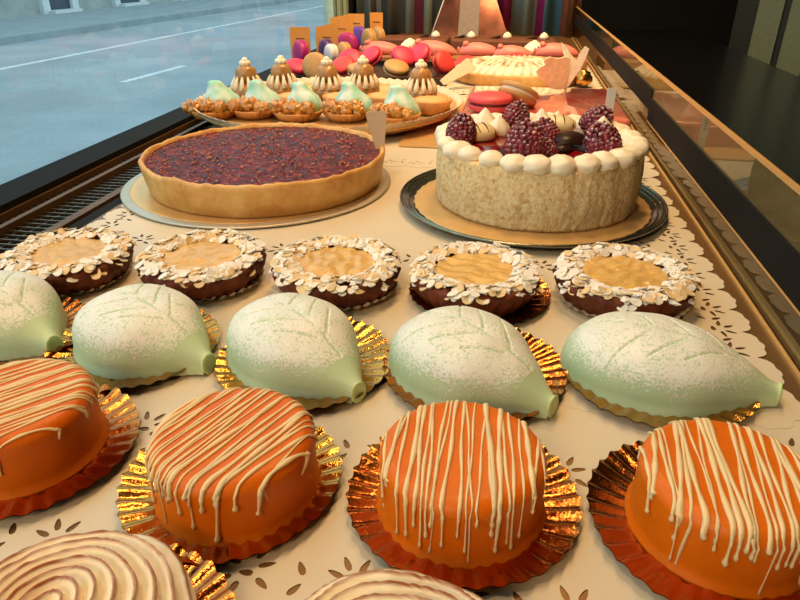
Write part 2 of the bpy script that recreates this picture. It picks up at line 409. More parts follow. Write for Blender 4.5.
# end of the case
st = [(0, C(150, 160, 150)), (.03, C(205, 225, 210)), (.06, C(120, 118, 112)), (.085, C(200, 220, 208)), (.105, C(132, 136, 128)), (.214, C(176, 196, 200)), (.25, C(176, 84, 116)), (.29, C(196, 216, 184)), (.326, C(118, 124, 118)), (.387, C(134, 124, 116)),
      (.60, C(160, 40, 100)), (.66, C(150, 166, 156)), (.76, C(160, 36, 110)), (.79, C(86, 140, 158)), (.86, C(150, 90, 64))]
cu = MB(); rows = []
for k in range(161):
    x = k / 160 * .80; y = .012 * sin(x * 90) + .006 * sin(x * 37)
    rows.append([(x, y, 0), (x, y, .55), (x, y + .004, .55), (x, y + .004, 0)])
cu.grid(rows, True, True, True)
cu = cu.build('striped_curtain', stripes('striped_fabric', st), loc=(-.578, 2.545, .001)); tag(cu, 'striped grey, green and magenta curtain at the far end of the case', 'curtain')
MB().box((-.01, -.01, 0), (.01, .01, .45)).build('x', 'bronze')
po = bpy.data.objects['x']; po.name = 'corner_post'; po.data.name = 'corner_post'; po.location = (.188, 2.50, 0); tag(po, 'bronze corner post at the far end of the glass screen', 'post')
sg = thing('tent_stand', 'leaning mirrored stand with a grey centre band in front of the striped curtain', 'display stand', (-.142, 2.40, .001))
m = MB(); m.add([(-.145, 0, 0), (.125, 0, 0), (.06, .055, .15), (-.095, .055, .15), (-.145, .01, 0), (.125, .01, 0), (.06, .065, .15), (-.095, .065, .15)], [(0, 1, 2, 3), (7, 6, 5, 4), (0, 4, 5, 1), (1, 5, 6, 2), (2, 6, 7, 3), (3, 7, 4, 0)])
m.build('mirror_panel', plain('tinted_mirror', C(150, 100, 84), .15, .9, var=.45, scale=18), sg, False)
m = MB(); m.add([(-.05, -.006, 0), (.02, -.006, 0), (.018, .049, .15), (-.048, .049, .15), (-.05, -.001, 0), (.02, -.001, 0), (.018, .054, .15), (-.048, .054, .15)], [(0, 1, 2, 3), (7, 6, 5, 4), (0, 4, 5, 1), (1, 5, 6, 2), (2, 6, 7, 3), (3, 7, 4, 0)])
m.build('centre_band', plain('grey_band', C(128, 114, 104), .5), sg, False)
m = MB(); m.tube([(-.145, -.002, 0), (-.095, .053, .15)], .0018, 6); m.build('edge', 'macwhite', sg)

# ------------------------------------------------------------------ doilies
def doily(x0, x1, y0, y1, z, label, inner_rows=(), near=True, far=True):
    cd = bpy.data.curves.new('paper_doily', 'CURVE'); cd.dimensions = '2D'; cd.fill_mode = 'BOTH'; cd.extrude = .00015
    def spl(pts):
        s = cd.splines.new('POLY'); s.points.add(len(pts) - 1)
        for p, q in zip(s.points, pts): p.co = (q[0], q[1], 0, 1)
        s.use_cyclic_u = True
    out = []
    def side(a, b, n):
        a = Vector(a); b = Vector(b); d = (b - a) / n; nn = Vector((d.y, -d.x)).normalized()
        for k in range(n):
            for j in range(14):
                t = j / 14; bul = .0085 * sqrt(max(0, sin(pi * t))) + .0018 * abs(sin(3 * pi * t))
                out.append(tuple(a + d * (k + t) + nn * bul))
    nx = round((x1 - x0) / .034); ny = round((y1 - y0) / .034)
    side((x0, y0), (x1, y0), nx); side((x1, y0), (x1, y1), ny); side((x1, y1), (x0, y1), nx); side((x0, y1), (x0, y0), ny)
    spl(out)
    used = []
    def leaf(cx, cy, a, L=.0042, wd=.0015):
        mine = [(cx + L * u * cos(a), cy + L * u * sin(a)) for u in (-.8, 0, .8)]
        if any(hypot(p[0] - q[0], p[1] - q[1]) < .0034 for p in mine for q in used): return
        if not (x0 + .006 < cx < x1 - .006 and y0 + .006 < cy < y1 - .006): return
        used.extend(mine)
        ca, sa = cos(a), sin(a); pts = []
        for k in range(10):
            t = 2 * pi * k / 10; u = L * cos(t); v = wd * sin(t) * (1 - .35 * cos(t))
            pts.append((cx + u * ca - v * sa, cy + u * sa + v * ca))
        spl(pts)
    def cluster(cx, cy, a, big=False):
        for da, rr in ((-1.15, .0088), (-.4, .0105), (.4, .0105), (1.15, .0088)): leaf(cx + rr * cos(a + da), cy + rr * sin(a + da), a + da * 1.1 + random.uniform(-.1, .1))
        leaf(cx - .002 * cos(a), cy - .002 * sin(a), a + pi / 2, .0034, .0018)
        if big:
            for da in (2.2, 2.9, -2.2): leaf(cx + .011 * cos(a + da), cy + .011 * sin(a + da), a + da, .0040, .0016)
    def rowof(a, b, n, ang, big=False):
        for k in range(n):
            t = (k + .5) / n; cluster(a[0] + (b[0] - a[0]) * t, a[1] + (b[1] - a[1]) * t, ang, big)
            if k < n - 1:
                t = (k + 1) / n; px_, py_ = a[0] + (b[0] - a[0]) * t, a[1] + (b[1] - a[1]) * t
                leaf(px_ + .004 * cos(ang), py_ + .004 * sin(ang), ang + .5, .004, .0016); leaf(px_ - .007 * cos(ang), py_ - .007 * sin(ang), ang - .6, .004, .0016)
    i = .017
    rowof((x1 - i, y0 + .03), (x1 - i, y1 - .03), round((y1 - y0) / .036), 0)
    rowof((x1 - i - .024, y0 + .05), (x1 - i - .024, y1 - .05), round((y1 - y0) / .036), pi)
    rowof((x0 + i, y0 + .03), (x0 + i, y1 - .03), round((y1 - y0) / .036), pi)
    if far: rowof((x0 + .045, y1 - i), (x1 - .055, y1 - i), round((x1 - x0) / .045), pi / 2)
    if near: rowof((x0 + .045, y0 + i), (x1 - .055, y0 + i), round((x1 - x0) / .045), -pi / 2)
    for yr in inner_rows: rowof((x0 + .04, yr), (x1 - .07, yr), round((x1 - x0) / .058), pi / 2, True)
    ob = bpy.data.objects.new('tmp', cd); col.objects.link(ob)
    dg = bpy.context.evaluated_depsgraph_get()
    me = bpy.data.meshes.new_from_object(ob.evaluated_get(dg)); me.name = 'paper_doily'; me.materials.clear(); me.materials.append(MAT['paper'])
    bpy.data.objects.remove(ob)
    o = bpy.data.objects.new('paper_doily', me); col.objects.link(o); o.location = (0, 0, z)
    return tag(o, label, 'doily', 'white paper doilies lining the shelf')
doily(-.40, .205 - .021, -.10, .355, .0004, 'white paper doily nearest the viewer, under the orange cakes', (.187, .272), True, False)
doily(-.405, .205 - .026, .338, .86, .0007, 'white paper doily under the leaf cakes, almond tarts and raspberry cake', (.535,), False)
doily(-.405, .205 - .021, .83, 1.34, .0011, 'white paper doily under the pink glazed cake', ())
doily(-.40, .205 - .022, 1.36, 1.80, .0014, 'farthest white paper doily, under the long meringue tart', ())

# ------------------------------------------------------------------ gold plates
ZP = .0014
def plate_mesh(rad, matname, seed=0):
    n = 216; m = MB(); prof = []
    K = 36
    for i in range(26):
        t = i / 25; r = rad * t; prof.append((max(r, 1e-4), 0))
    def f(p, r, z, a, i):
        t = i / 25; k = max(0, (t - .60) / .40)
        zz = .0006 + .0048 * k ** 1.3 + .00095 * min(1, k * 1.6) * sin(K * a) + .0004 * sin(11 * a + seed)
        rr = r * (1 + .012 * k * sin(K * a + 1) + .008 * k * sin(3 * a + seed))
        return (rr * cos(a), rr * sin(a), zz + ZP)
    rows_top = []
    m.lathe(prof, n, fn=f, cap0=False, cap1=False)
    m.lathe(prof, n, fn=lambda p, r, z, a, i: tuple(Vector(f(p, r, z, a, i)) - Vector((0, 0, .0005))), cap0=False, cap1=False)
    return m
def plate(x, y, rad, matn, label, group, rz=0, kindname='gold_plate', catg='plate'):
    o = plate_mesh(rad, matn, x * 40).build(kindname, matn, loc=(x, y, 0), rot=(0, 0, rz)); return tag(o, label, catg, group)

# ------------------------------------------------------------------ orange cakes
OR, OH = .0397, .0345
def oprof(r):   # height of the glazed cake over the plate at radius r
    e = .007
    if r <= OR - e: return OH
    t = (r - (OR - e)) / e
    return OH - e + e * sqrt(max(0, 1 - t * t))
def orange_cake(x, y, ang, seed, label, drips):
    rnd = random.Random(seed)
    t = thing('orange_cake', label, 'cake', (x, y, ZP + .0009), ang, 'round orange glazed cakes with white drizzle')
    prof = [(OR + .0022, 0), (OR + .0018, .0012), (OR + .0004, .003), (OR, .006), (OR - .0002, OH * .5), (OR - .0001, OH - .007)]
    e = .007
    for k in range(1, 9):
        a = pi / 2 * k / 8; prof.append((OR - e + e * cos(a), OH - e + e * sin(a)))
    prof += [(OR * .6, OH), (OR * .3, OH), (.0005, OH)]
    def f(p, r, z, a, i):
        k = 1 + .006 * fn3(cos(a) * 2 + seed, sin(a) * 2, z * 60) + (.012 * (1 - z / .006) * abs(fn3(cos(a) * 12 + seed, sin(a) * 12)) if z < .006 else 0)
        return (p[0] * k, p[1] * k, z)
    MB().lathe(prof, 96, fn=f).build('glazed_body', 'orange', t)
    m = MB(); ns = 24
    for q in range(ns):
        s = -OR * .95 + 1.9 * OR * (q + .5) / ns + rnd.uniform(-.0016, .0016)
        if abs(s) > OR * .965: continue
        L = sqrt(OR * OR - s * s); d0 = rnd.uniform(.003, .014) ; d1 = rnd.uniform(.001, .008)
        if rnd.random() < drips: d0 += rnd.uniform(.008, .018)
        slant = rnd.uniform(-.0030, .0030); pts = []
        tot = 2 * L + d0 + d1; n = 44
        for k in range(n + 1):
            u = -L - d0 + tot * k / n           # travels along local y
            wob = .0004 * sin(u * 110 + q * 2.1) + slant * u / L
            rr0 = .0010
            if u < -L + .0005: rho = OR + .0004; z = OH - .0055 - (-L - u); yy = -sqrt(max(0, rho ** 2 - (s + wob) ** 2)); xx = s + wob * .6
            elif u > L - .0005: rho = OR + .0004; z = OH - .0055 - (u - L); yy = sqrt(max(0, rho ** 2 - (s + wob) ** 2)); xx = s + wob * .6
            else:
                xx = s + wob; yy = u; rho = hypot(xx, yy)
                if rho > OR: xx *= OR / rho; yy *= OR / rho; rho = OR
                z = oprof(min(rho, OR - .0003)) + .0002
            pts.append((xx, yy, max(z, .002)))
        bw = rnd.choice([.0006, .0008, .0010, .0013])
        rad = lambda v, bw=bw, d0=d0, tot=tot, q=q: bw * (1 + .25 * sin(v * 19 + q)) * (1.5 if v < .035 else (.8 if v < d0 / tot * .8 else 1)) * (.5 if v < .012 or v > .99 else 1)
        m.tube(pts, rad, 8, flat=.75)
    m.build('drizzle', 'drizzle', t)
OC = [(-.2475, .2430, R(-42), 'orange glazed cake cut off by the left edge of the picture', .25),
      (-.1215, .2350, R(-24), 'orange glazed cake second from left, drizzled aslant, behind the swirled meringue', .25),
      (-.0095, .2415, R(2), 'orange glazed cake in the middle with near upright drizzle lines', .5),
      (.1120, .2460, R(-4), 'orange glazed cake at the lower right corner with the densest drizzle', .2)]
for k, (x, y, a, lb, dr) in enumerate(OC): orange_cake(x, y, a, 11 + k, lb, dr)
PL = 'pleated foil plates'
plate(-.2455, .2420, .0575, 'copper', 'copper pleated foil plate under the leftmost orange cake', PL, .1)
plate(-.126, .2365, .0555, 'gold', 'gold pleated foil plate under the second orange cake from the left', PL, .5)
plate(-.0085, .2440, .0570, 'copper', 'copper pleated foil plate under the middle orange cake', PL, .9)
plate(.1090, .2450, .0570, 'copper', 'copper pleated foil plate under the orange cake at lower right', PL, 1.3)

# ------------------------------------------------------------------ swirled meringue tarts, front row
def meringue(x, y, rad, hh, seed, label, off, rz=0, zb=.004):
    t = thing('meringue_tart', label, 'tart', (x, y, zb), rz, 'round tarts with swirled toasted meringue')
    m = MB(); m.lathe([(rad * .86, 0), (rad * .95, .004), (rad * .99, .014), (rad * .93, .016), (.001, .016)], 64); m.build('pastry_base', 'shell', t)
    N, K = 260, 96; vs = []; cs = []
    for i in range(K + 1):
        s = i / K
        for j in range(N):
            a = 2 * pi * j / N; r = rad * (.001 + s)
            px_, py_ = r * cos(a), r * sin(a)
            qx, qy = px_ - off[0] * (1 - s), py_ - off[1] * (1 - s)
            rr = hypot(qx, qy); aa = atan2(qy, qx)
            wv = fn3(px_ * 38 + seed, py_ * 38) * .55
            ph = (rr / rad * 8.2 - aa / (2 * pi) + wv + .10 * sin(3 * aa)) % 1.0
            ridge = (ph ** 1.3) * (1 - max(0, (ph - .80) / .20)) * 1.25
            dome = hh * (1 - s ** 2.4) ** .6 if s < 1 else 0
            z = .015 + dome + .0058 * ridge * min(1, (1.02 - s) * 8) * (.6 + .4 * min(1, rr / rad * 4))
            z += .0006 * fn3(px_ * 160, py_ * 160, seed)
            rim = 1 + .03 * ridge * s + .02 * sin(5 * a + seed) * s
            vs.append((px_ * rim, py_ * rim, z))
            brk = max(0, (fn3(px_ * 45, py_ * 45, seed + 4) + .38)) * 1.1
            cs.append((min(1, (max(0, 1 - abs(ph - .76) / .15) * 2.4 + .5 * max(0, 1 - ph / .12)) * min(1, brk + .5)), ridge, 0))
    fs = [(i * N + j, i * N + (j + 1) % N, (i + 1) * N + (j + 1) % N, (i + 1) * N + j) for i in range(K) for j in range(N)]
    m = MB(); m.add(vs, fs, cols=cs); m.build('meringue_swirl', 'meringue', t, marks=True)
meringue(-.146, .131, .0475, .012, 3, 'round tart with toasted meringue swirl at lower left corner', (-.004, .004), .3)
meringue(-.024, .129, .050, .012, 9, 'round tart with toasted meringue swirl at the bottom middle of the picture', (.004, -.006), 2.2)
meringue(.098, .1245, .050, .012, 15, 'round tart with toasted meringue swirl barely showing in the lower right corner', (.004, .002), 1.2)
plate(-.143, .133, .0570, 'copper', 'copper pleated foil plate under the meringue swirl at lower left', PL, .3)
plate(-.022, .124, .0545, 'copper', 'copper pleated foil plate under the meringue swirl at the bottom middle', PL, .2)
plate(.098, .121, .0545, 'copper', 'copper pleated foil plate under the meringue swirl at lower right', PL, .7)

# ------------------------------------------------------------------ leaf cakes
def leaf_cake(x, y, rz, L, Wd, H, seed, label):
    t = thing('leaf_cake', label, 'cake', (x, y, ZP + .0010), rz, 'mint green leaf shaped cakes dusted with sugar')
    rnd = random.Random(seed)
    wt = [0, .24, .45, .64, .80, .92, .995, 1.0, .87, .52, .135]
    ht = [0, .28, .52, .71, .86, .96, 1.0, 1.0, .92, .66, .32]
    NU, NV = 280, 120
    segs = [((-.34 * L, .004), (-.1 * L, -.001)), ((-.1 * L, -.001), (.34 * L, .002))]
    for k in range(3):
        u0 = -.10 + .16 * k + rnd.uniform(-.02, .02); ln = .30 - .05 * k
        for sgn in (1, -1):
            segs.append(((u0 * L, sgn * .030 * L), ((u0 - .17) * L, sgn * (.03 + ln * .75) * L)))
    def sd(px_, py_):
        best = 9
        for (a, b) in segs:
            vx, vy = b[0] - a[0], b[1] - a[1]; tt = ((px_ - a[0]) * vx + (py_ - a[1]) * vy) / (vx * vx + vy * vy); tt = min(1, max(0, tt))
            best = min(best, hypot(px_ - a[0] - vx * tt, py_ - a[1] - vy * tt))
        return best
    rows = []; cols = []
    for i in range(NU + 1):
        q = i / NU; s = q * q; w_ = cat(wt, q) * Wd / 2; h_ = cat(ht, q) * H
        u = -L / 2 + L * s; row = []
        for j in range(NV + 1):
            ph = pi * j / NV; c = cos(ph); sn = sin(ph)
            yy = w_ * (abs(c) ** .80) * (1 if c > 0 else -1)
            zz = h_ * (max(0, sn) ** .62)
            if zz < .006: yy *= 1 + .05 * (1 - zz / .006)
            nzv = .0011 * fn3(u * 45 + seed, yy * 45, zz * 45)
            d = sd(u, yy); dep = max(0, 1 - (d / .00085) ** 2) if sn > .25 else 0
            zz2 = zz - .0009 * dep + nzv * (1 if zz > .004 else 0)
            row.append((u, yy, max(0, zz2)))
            cols.append((dep, max(0, min(1, (zz / H) ** 1.0 * 1.0 - (.25 if s > .86 and seed != 5 else 0))), 0))
        rows.append(row)
    m = MB(); m.grid(rows, False, cols=cols)
    # cut end of the stem
    last = rows[-1]; n = len(last); m.add(last + [(L / 2 - .0015, 0, H * .18)], [(k, k + 1, n) for k in range(n - 1)], cols=[(1, 0, 0)] * (n + 1))
    m.build('marzipan_body', 'leaf', t, marks=True)
    m = MB(); rad = (Wd * .130 / 2)
    pts = []
    m.lathe([(rad * 1.0, -.0004), (rad * 1.12, .0), (rad * 1.16, .0012), (rad * .98, .0018), (rad * .5, .0012), (.0003, .001)], 28,
            M=Matrix.Translation((L / 2 - .001, 0, H * .155)) @ Matrix.Rotation(pi / 2, 4, 'Y') @ Matrix.Diagonal((1.25, 1, 1, 1)))
    m.build('stem_end', plain('mint_cut_end', C(196, 214, 150), .5), t)
LC = [(-.3450, .3530, R(-20), .112, .084, .039, 1, 'leaf shaped mint cake cut off by the left edge of the picture'),
      (-.2320, .3510, R(-22), .113, .080, .0375, 2, 'leaf shaped mint cake second from left, just behind the copper plate'),
      (-.1240, .3500, R(-37), .118, .080, .038, 3, 'leaf shaped mint cake third from left, turned most towards the viewer'),
      (-.0110, .3500, R(-32), .117, .081, .038, 4, 'leaf shaped mint cake fourth from left, behind the middle orange cake'),
      (.1100, .3680, R(-12), .130, .080, .036, 5, 'leaf shaped mint cake at far right with a sugared tip')]
for a in LC: leaf_cake(*a)
for k, (x, y, r, mt) in enumerate([(-.335, .350, .052, 'copper'), (-.243, .349, .057, 'gold'), (-.1215, .3505, .058, 'gold'), (-.010, .357, .059, 'copper'), (.106, .371, .060, 'gold')]):
    plate(x, y, r, mt, '%s pleated foil plate under the %s leaf cake%s' % (mt, ['leftmost', 'second', 'third', 'fourth', 'rightmost'][k], ['', ' from the left', ' from the left', ' from the left', ''][k]), PL, k * .7)

# ------------------------------------------------------------------ almond tarts
def almond_tart(x, y, rad, seed, label, rz):
    rnd = random.Random(seed)
    t = thing('almond_tart', label, 'tart', (x, y, ZP + .0012), rz, 'small almond tarts with apricot centres')
    H = .021; K = 26
    prof = [(rad * .80, 0), (rad * .86, .002), (rad * .95, .010), (rad * 1.0, .018), (rad * .97, H), (rad * .88, H + .001), (rad * .74, H), (rad * .62, H - .004), (.001, H - .005)]
    def f(p, r, z, a, i):
        k = 1 + (.022 * sin(K * a) if i < 4 else 0) + .035 * fn3(cos(a) * 2.2, sin(a) * 2.2, seed) + .02 * fn3(cos(a) * 8, sin(a) * 8, seed + z * 100)
        return (p[0] * k, p[1] * k, z + (.0015 * fn3(cos(a) * 3, sin(a) * 3, seed + 5) if z > .01 else 0))
    MB().lathe(prof, 104, fn=f).build('pastry_case', 'crust_dark', t)
    m = MB()
    def g(p, r, z, a, i):
        return (p[0], p[1] * 1.0, z + .0016 * fn3(p[0] * 90, p[1] * 90, seed) + .0005 * sin(p[0] * 520 + p[1] * 200 + 3 * fn3(p[0] * 60, p[1] * 60, 2)))
    m.lathe([(rad * .66, H - .003), (rad * .60, H + .0005)] + [(rad * .60 * (1 - q / 18), H + .0005 + .0012 * q / 18) for q in range(1, 18)] + [(.0003, H + .0017)], 90, fn=g); m.build('apricot_filling', 'apricot', t)
    fl = MB(); sg_ = MB()
    def flake(cx, cy, cz, L, Wf, eul, mb):
        M = Matrix.Translation((cx, cy, cz)) @ eul.to_matrix().to_4x4()
        n = 10; top = []; bot = []
        for k in range(n):
            a = 2 * pi * k / n; px_ = L * cos(a); py_ = Wf * sin(a) * (1 - .3 * cos(a)); bend = .10 * px_ * px_ / L
            top.append((px_, py_, .0004 + bend)); bot.append((px_, py_, -.0003 + bend))
        mb.grid([bot, top], True, True, True, M)
    from mathutils import Euler
    N = 270
    for k in range(N):
        a = 2 * pi * k / N + rnd.uniform(-.1, .1); s = rnd.choice([.64, .68, .72, .76, .80, .84, .88, .92, .95, .98]) + rnd.uniform(-.03, .03)
        r = rad * s; cz = H + .001 + rnd.uniform(0, .0045) * (1 - abs(s - .85) * 4) if s < .97 else H - rnd.uniform(-.001, .006)
        tilt = (s - .82) * 3.2
        e = (Matrix.Rotation(a, 3, 'Z') @ Matrix.Rotation(tilt + rnd.uniform(-.35, .35), 3, 'Y') @ Matrix.Rotation(rnd.uniform(-.35, .35), 3, 'X') @ Matrix.Rotation(rnd.uniform(0, 6.3), 3, 'Z')).to_euler()
        flake(r * cos(a), r * sin(a), cz, rnd.uniform(.0028, .0062), rnd.uniform(.0022, .0042), e, fl if rnd.random() < .40 else sg_)
    for k in range(110):
        a = rnd.gauss(rz + k % 3 * 2.1, .5); q = rnd.uniform(.64, .97); r = rad * q
        sg_.ball((r * cos(a), r * sin(a), H + .002 - .004 * max(0, q - .9) * 10), (rnd.uniform(.002, .0055), rnd.uniform(.002, .004), rnd.uniform(.0010, .0022)), 9, 6, nz=.8, ns=2.4, seed=k, rot=Matrix.Rotation(rnd.uniform(0, 3), 3, 'Z'))
    o = fl.build('almond_flakes', 'almond', t, smooth=False); tag(o, kind='stuff')
    o = sg_.build('sugared_almond_flakes', 'sugar', t, smooth=False); tag(o, 'white icing sugar on almond flakes', kind='stuff')
AT = [(-.3540, .4490, .0500, 'leftmost of the five almond tarts, nearest the wire grille', .3),
      (-.2410, .4600, .0510, 'almond tart second from left, in front of the dark red tart', 1.7),
      (-.1280, .4650, .0515, 'almond tart in the middle of the row of five, behind the third leaf cake', 2.9),
      (-.0165, .4690, .0510, 'almond tart second from right, in front of the raspberry cake', 4.0),
      (.0985, .4820, .0535, 'rightmost of the five almond tarts, beside the scalloped doily edge', 5.2)]
for k, (x, y, r, lb, a) in enumerate(AT): almond_tart(x, y, r, 21 + k, lb, a)
for k, (x, y, r, lb, a) in enumerate(AT):
    if k == 3: plate(x + .004, y, .0560, 'copper', 'copper pleated foil plate under the almond tart second from right', PL, .3)
    else: plate(x, y - .001, r * .95, 'papercup', 'thin scalloped paper liner under the %s almond tart' % ['leftmost', 'second', 'middle', '', 'rightmost'][k], 'paper liners', .2 * k, 'paper_liner', 'paper liner')

# ------------------------------------------------------------------ big berry tart
TX, TY, TR = -.281, .7290, .1420
t = thing('berry_tart', 'large round dark red berry tart with a golden crust', 'tart', (TX, TY, .0048))
def ct_f(p, r, z, a, i):
    k = 1 + .006 * fn3(cos(a) * 3, sin(a) * 3, 1) + .004 * fn3(cos(a) * 14, sin(a) * 14, z * 40)
    dz = (.0025 * fn3(cos(a) * 4, sin(a) * 4, 9) + .0016 * fn3(cos(a) * 18, sin(a) * 18, 9)) if z > .022 else 0
    return (p[0] * k, p[1] * k, z + dz)
MB().lathe([(TR * .94, 0), (TR * .955, .002), (TR * .978, .016), (TR * .995, .030), (TR, .0340), (TR * .99, .0365), (TR * .977, .0372), (TR * .963, .036), (TR * .952, .031), (TR * .945, .026), (.001, .026)], 220, fn=ct_f).build('crust', 'crust', t)
rows = [(TR * .962 * k / 60, .0328) for k in range(60, 0, -1)] + [(.0005, .0328)]
MB().lathe(rows, 240, fn=lambda p, r, z, a, i: (p[0], p[1], z + .0011 * fn3(p[0] * 120, p[1] * 120, 2) + .0008 * fn3(p[0] * 300, p[1] * 300, 5)), cap0=False).build('berry_filling', 'berry', t)
rnd = random.Random(5); m = MB()
for k in range(300):
    a = rnd.uniform(0, 2 * pi); r = TR * .93 * sqrt(rnd.random())
    m.ball((r * cos(a), r * sin(a), .0341), (rnd.uniform(.0008, .0022), rnd.uniform(.0008, .0016), .0008), 6, 4, rot=Matrix.Rotation(rnd.uniform(0, 3), 3, 'Z'), nz=.4, ns=2, seed=k)
tag(m.build('nut_crumbs', plain('nut_crumb', C(206, 116, 58), .3, var=.3, coat=.5), t), 'golden brown crumbs scattered over the filling', kind='stuff')
bd = thing('cake_board', 'round silver edged gold board under the dark red berry tart', 'cake board', (-.291, .727, .0016), 0)
def disc(rad, z0, z1, n=128, wav=0, K=60):
    m = MB(); m.lathe([(rad * .985, z0), (rad, z0 + (z1 - z0) * .3), (rad, z1 - (z1 - z0) * .2), (rad * .99, z1), (.001, z1)], n, fn=(lambda p, r, z, a, i: (p[0] * (1 + wav * sin(K * a)), p[1] * (1 + wav * sin(K * a)), z)) if wav else None); return m
disc(.158, 0, .0028).build('board', 'silverboard', bd); disc(.148, .0029, .0031).build('gold_face', 'goldboard', bd)

# ------------------------------------------------------------------ raspberry cake
CX, CY, CR, CH = .0345, .7090, .1085, .0590
pt = thing('platter', 'round smoked glass platter with ringed rim under the raspberry cake', 'platter', (.0300, .6990, .0014), 0)
MB().lathe([(.09, 0), (.10, .0003), (.128, .0020), (.140, .0066), (.1425, .0080), (.142, .0092), (.139, .0086), (.131, .0045), (.128, .0024), (.001, .0020)], 144).build('dish', 'platter', pt)
m = MB()
for rr, zz, tr in ((.1417, .0092, .0013), (.1375, .0082, .0009), (.1330, .0060, .0009)):
    m.tube([(rr * cos(2 * pi * k / 140), rr * sin(2 * pi * k / 140), zz) for k in range(141)], tr, 6)
m.build('rim_ring', plain('steel_ring', C(150, 150, 130), .2, 1), pt)
bd = disc(.1270, 0, .0018, 140, .006, 44).build('cake_board', 'goldboard', loc=(.0300, .699, .0038)); tag(bd, 'scalloped gold board between the raspberry cake and its platter', 'cake board')
t = thing('raspberry_cake', 'tall round cake with nutty pale sides, cream dollops and raspberries', 'cake', (CX, CY, .0068))
def ck(p, r, z, a, i):
    k = 1 + .018 * fn3(cos(a) * 7, sin(a) * 7, z * 10) + .010 * fn3(cos(a) * 30, sin(a) * 30, z * 60) + .006 * fn3(cos(a) * 90, sin(a) * 90, z * 400) + .006 * sin(a * 30) * (sin(a * 2 + 1) > .2)
    return (p[0] * k, p[1] * k, z)
pr_ = [(CR * .985, 0)] + [(CR * (.985 + .02 * sin(pi * k / 20)), CH * k / 20) for k in range(1, 20)] + [(CR * .985, CH * .985), (CR * .96, CH), (CR * .8, CH), (.001, CH)]
MB().lathe(pr_, 300, fn=ck).build('sponge', 'biscuit', t)
MB().lathe([(CR * .80, CH - .001), (CR * .79, CH + .0035), (CR * .4, CH + .004), (.001, CH + .004)], 90, fn=lambda p, r, z, a, i: (p[0], p[1], z + .0015 * fn3(p[0] * 60, p[1] * 60, 3))).build('jelly_topping', 'gelred', t)
rnd = random.Random(3)
m = MB(); N = 27
for k in range(N):
    a = 2 * pi * k / N + rnd.uniform(-.03, .03); r = CR * (.90 + rnd.uniform(-.02, .02)); rw = .0140 + rnd.uniform(-.0022, .0018)
    rot = Matrix.Rotation(a, 3, 'Z')
    m.ball((r * cos(a), r * sin(a), CH + .0040), (rw * rnd.uniform(.95, 1.15), rw * rnd.uniform(.95, 1.1), rw * .68), 22, 14, nz=.14, ns=2.2, seed=k * 3, rot=rot)
m.build('cream_dollops', 'cream', t)
for k, (x, y, s) in enumerate([(-.060, .034, 1.2), (-.044, .020, 1), (.002, .046, 1.15), (.020, .052, 1), (-.030, .058, 1), (.066, .022, 1.1)]):
    m = MB(); m.lathe([(.012, 0), (.0135, .004), (.011, .010), (.006, .016), (.0015, .021), (.0003, .022)], 24, M=T(x, y, CH + .003, k, s), fn=lambda p, r, z, a, i: (p[0] * (1 + .06 * sin(6 * a)), p[1] * (1 + .06 * sin(6 * a)), z))
    m.build('cream_peak', 'cream', t)
def rasp_mesh():
    m = MB(); rnd = random.Random(9)
    rings = [(.0, 1), (.10, 7), (.22, 11), (.34, 14), (.46, 16), (.58, 18), (.70, 18), (.82, 17), (.94, 14)]
    for ri, (h, n) in enumerate(rings):
        z = .024 * (1 - h); rad = .0118 * (1 - (1 - h) ** 2.6) ** .55 * (1 - .12 * max(0, h - .7) / .3) if h > 0 else 0
        for k in range(n):
            a = 2 * pi * (k + .5 * (ri % 2)) / n
            m.ball((rad * cos(a), rad * sin(a), z), (.0026 + rnd.uniform(-.00035, .0003),) * 3, 8, 5)
    m.lathe([(.0095, .001), (.0105, .008), (.0085, .016), (.004, .021), (.0004, .022)], 18)
    return m
rp = None
for (x, y, dz, rx, ry, rz, s) in [(-.0830, -.020, .004, .15, .1, 0, 1.2), (-.0170, -.074, .004, -.1, .2, 1, 1.42), (-.0280, .046, .007, .3, .1, 2, 1.15), (.0560, .050, .006, .5, .5, .4, 1.25), (.0640, -.040, .003, -.2, .35, 3, 1.32), (.0080, -.018, .004, .4, 0, 4, 1.1), (.0060, -.056, .003, .5, .6, 5, .9)]:
    if rp is None: rp = rasp_mesh().build('raspberry', 'rasp', t, marks=True); o = rp
    else:
        o = rp.copy(); col.objects.link(o); o.parent = t
    o.location = (x, y, CH + dz); o.rotation_euler = (rx, ry, rz); o.scale = (s, s, s)
def petal(x, y, z, L, Wf, rz, rx, nm, mt):
    m = MB(); n = 20; top = []; bot = []
    for k in range(n):
        a = 2 * pi * k / n; top.append((L * cos(a), Wf * sin(a), .0011 + .15 * (Wf * sin(a)) ** 2 / Wf)); bot.append((L * cos(a), Wf * sin(a), .15 * (Wf * sin(a)) ** 2 / Wf))
    m.grid([bot, top], True, True, True); return m.build(nm, mt, t, loc=(x, y, z), rot=(rx, 0, rz))
for a in [(.030, -.026, CH + .012, .017, .010, .3, .5), (.024, -.040, CH + .007, .014, .008, 1.2, .3), (.044, -.034, CH + .007, .015, .009, 2.5, -.5), (-.030, -.060, CH + .006, .012, .006, .5, .6)]: petal(*a, 'chocolate_shard', 'choc')
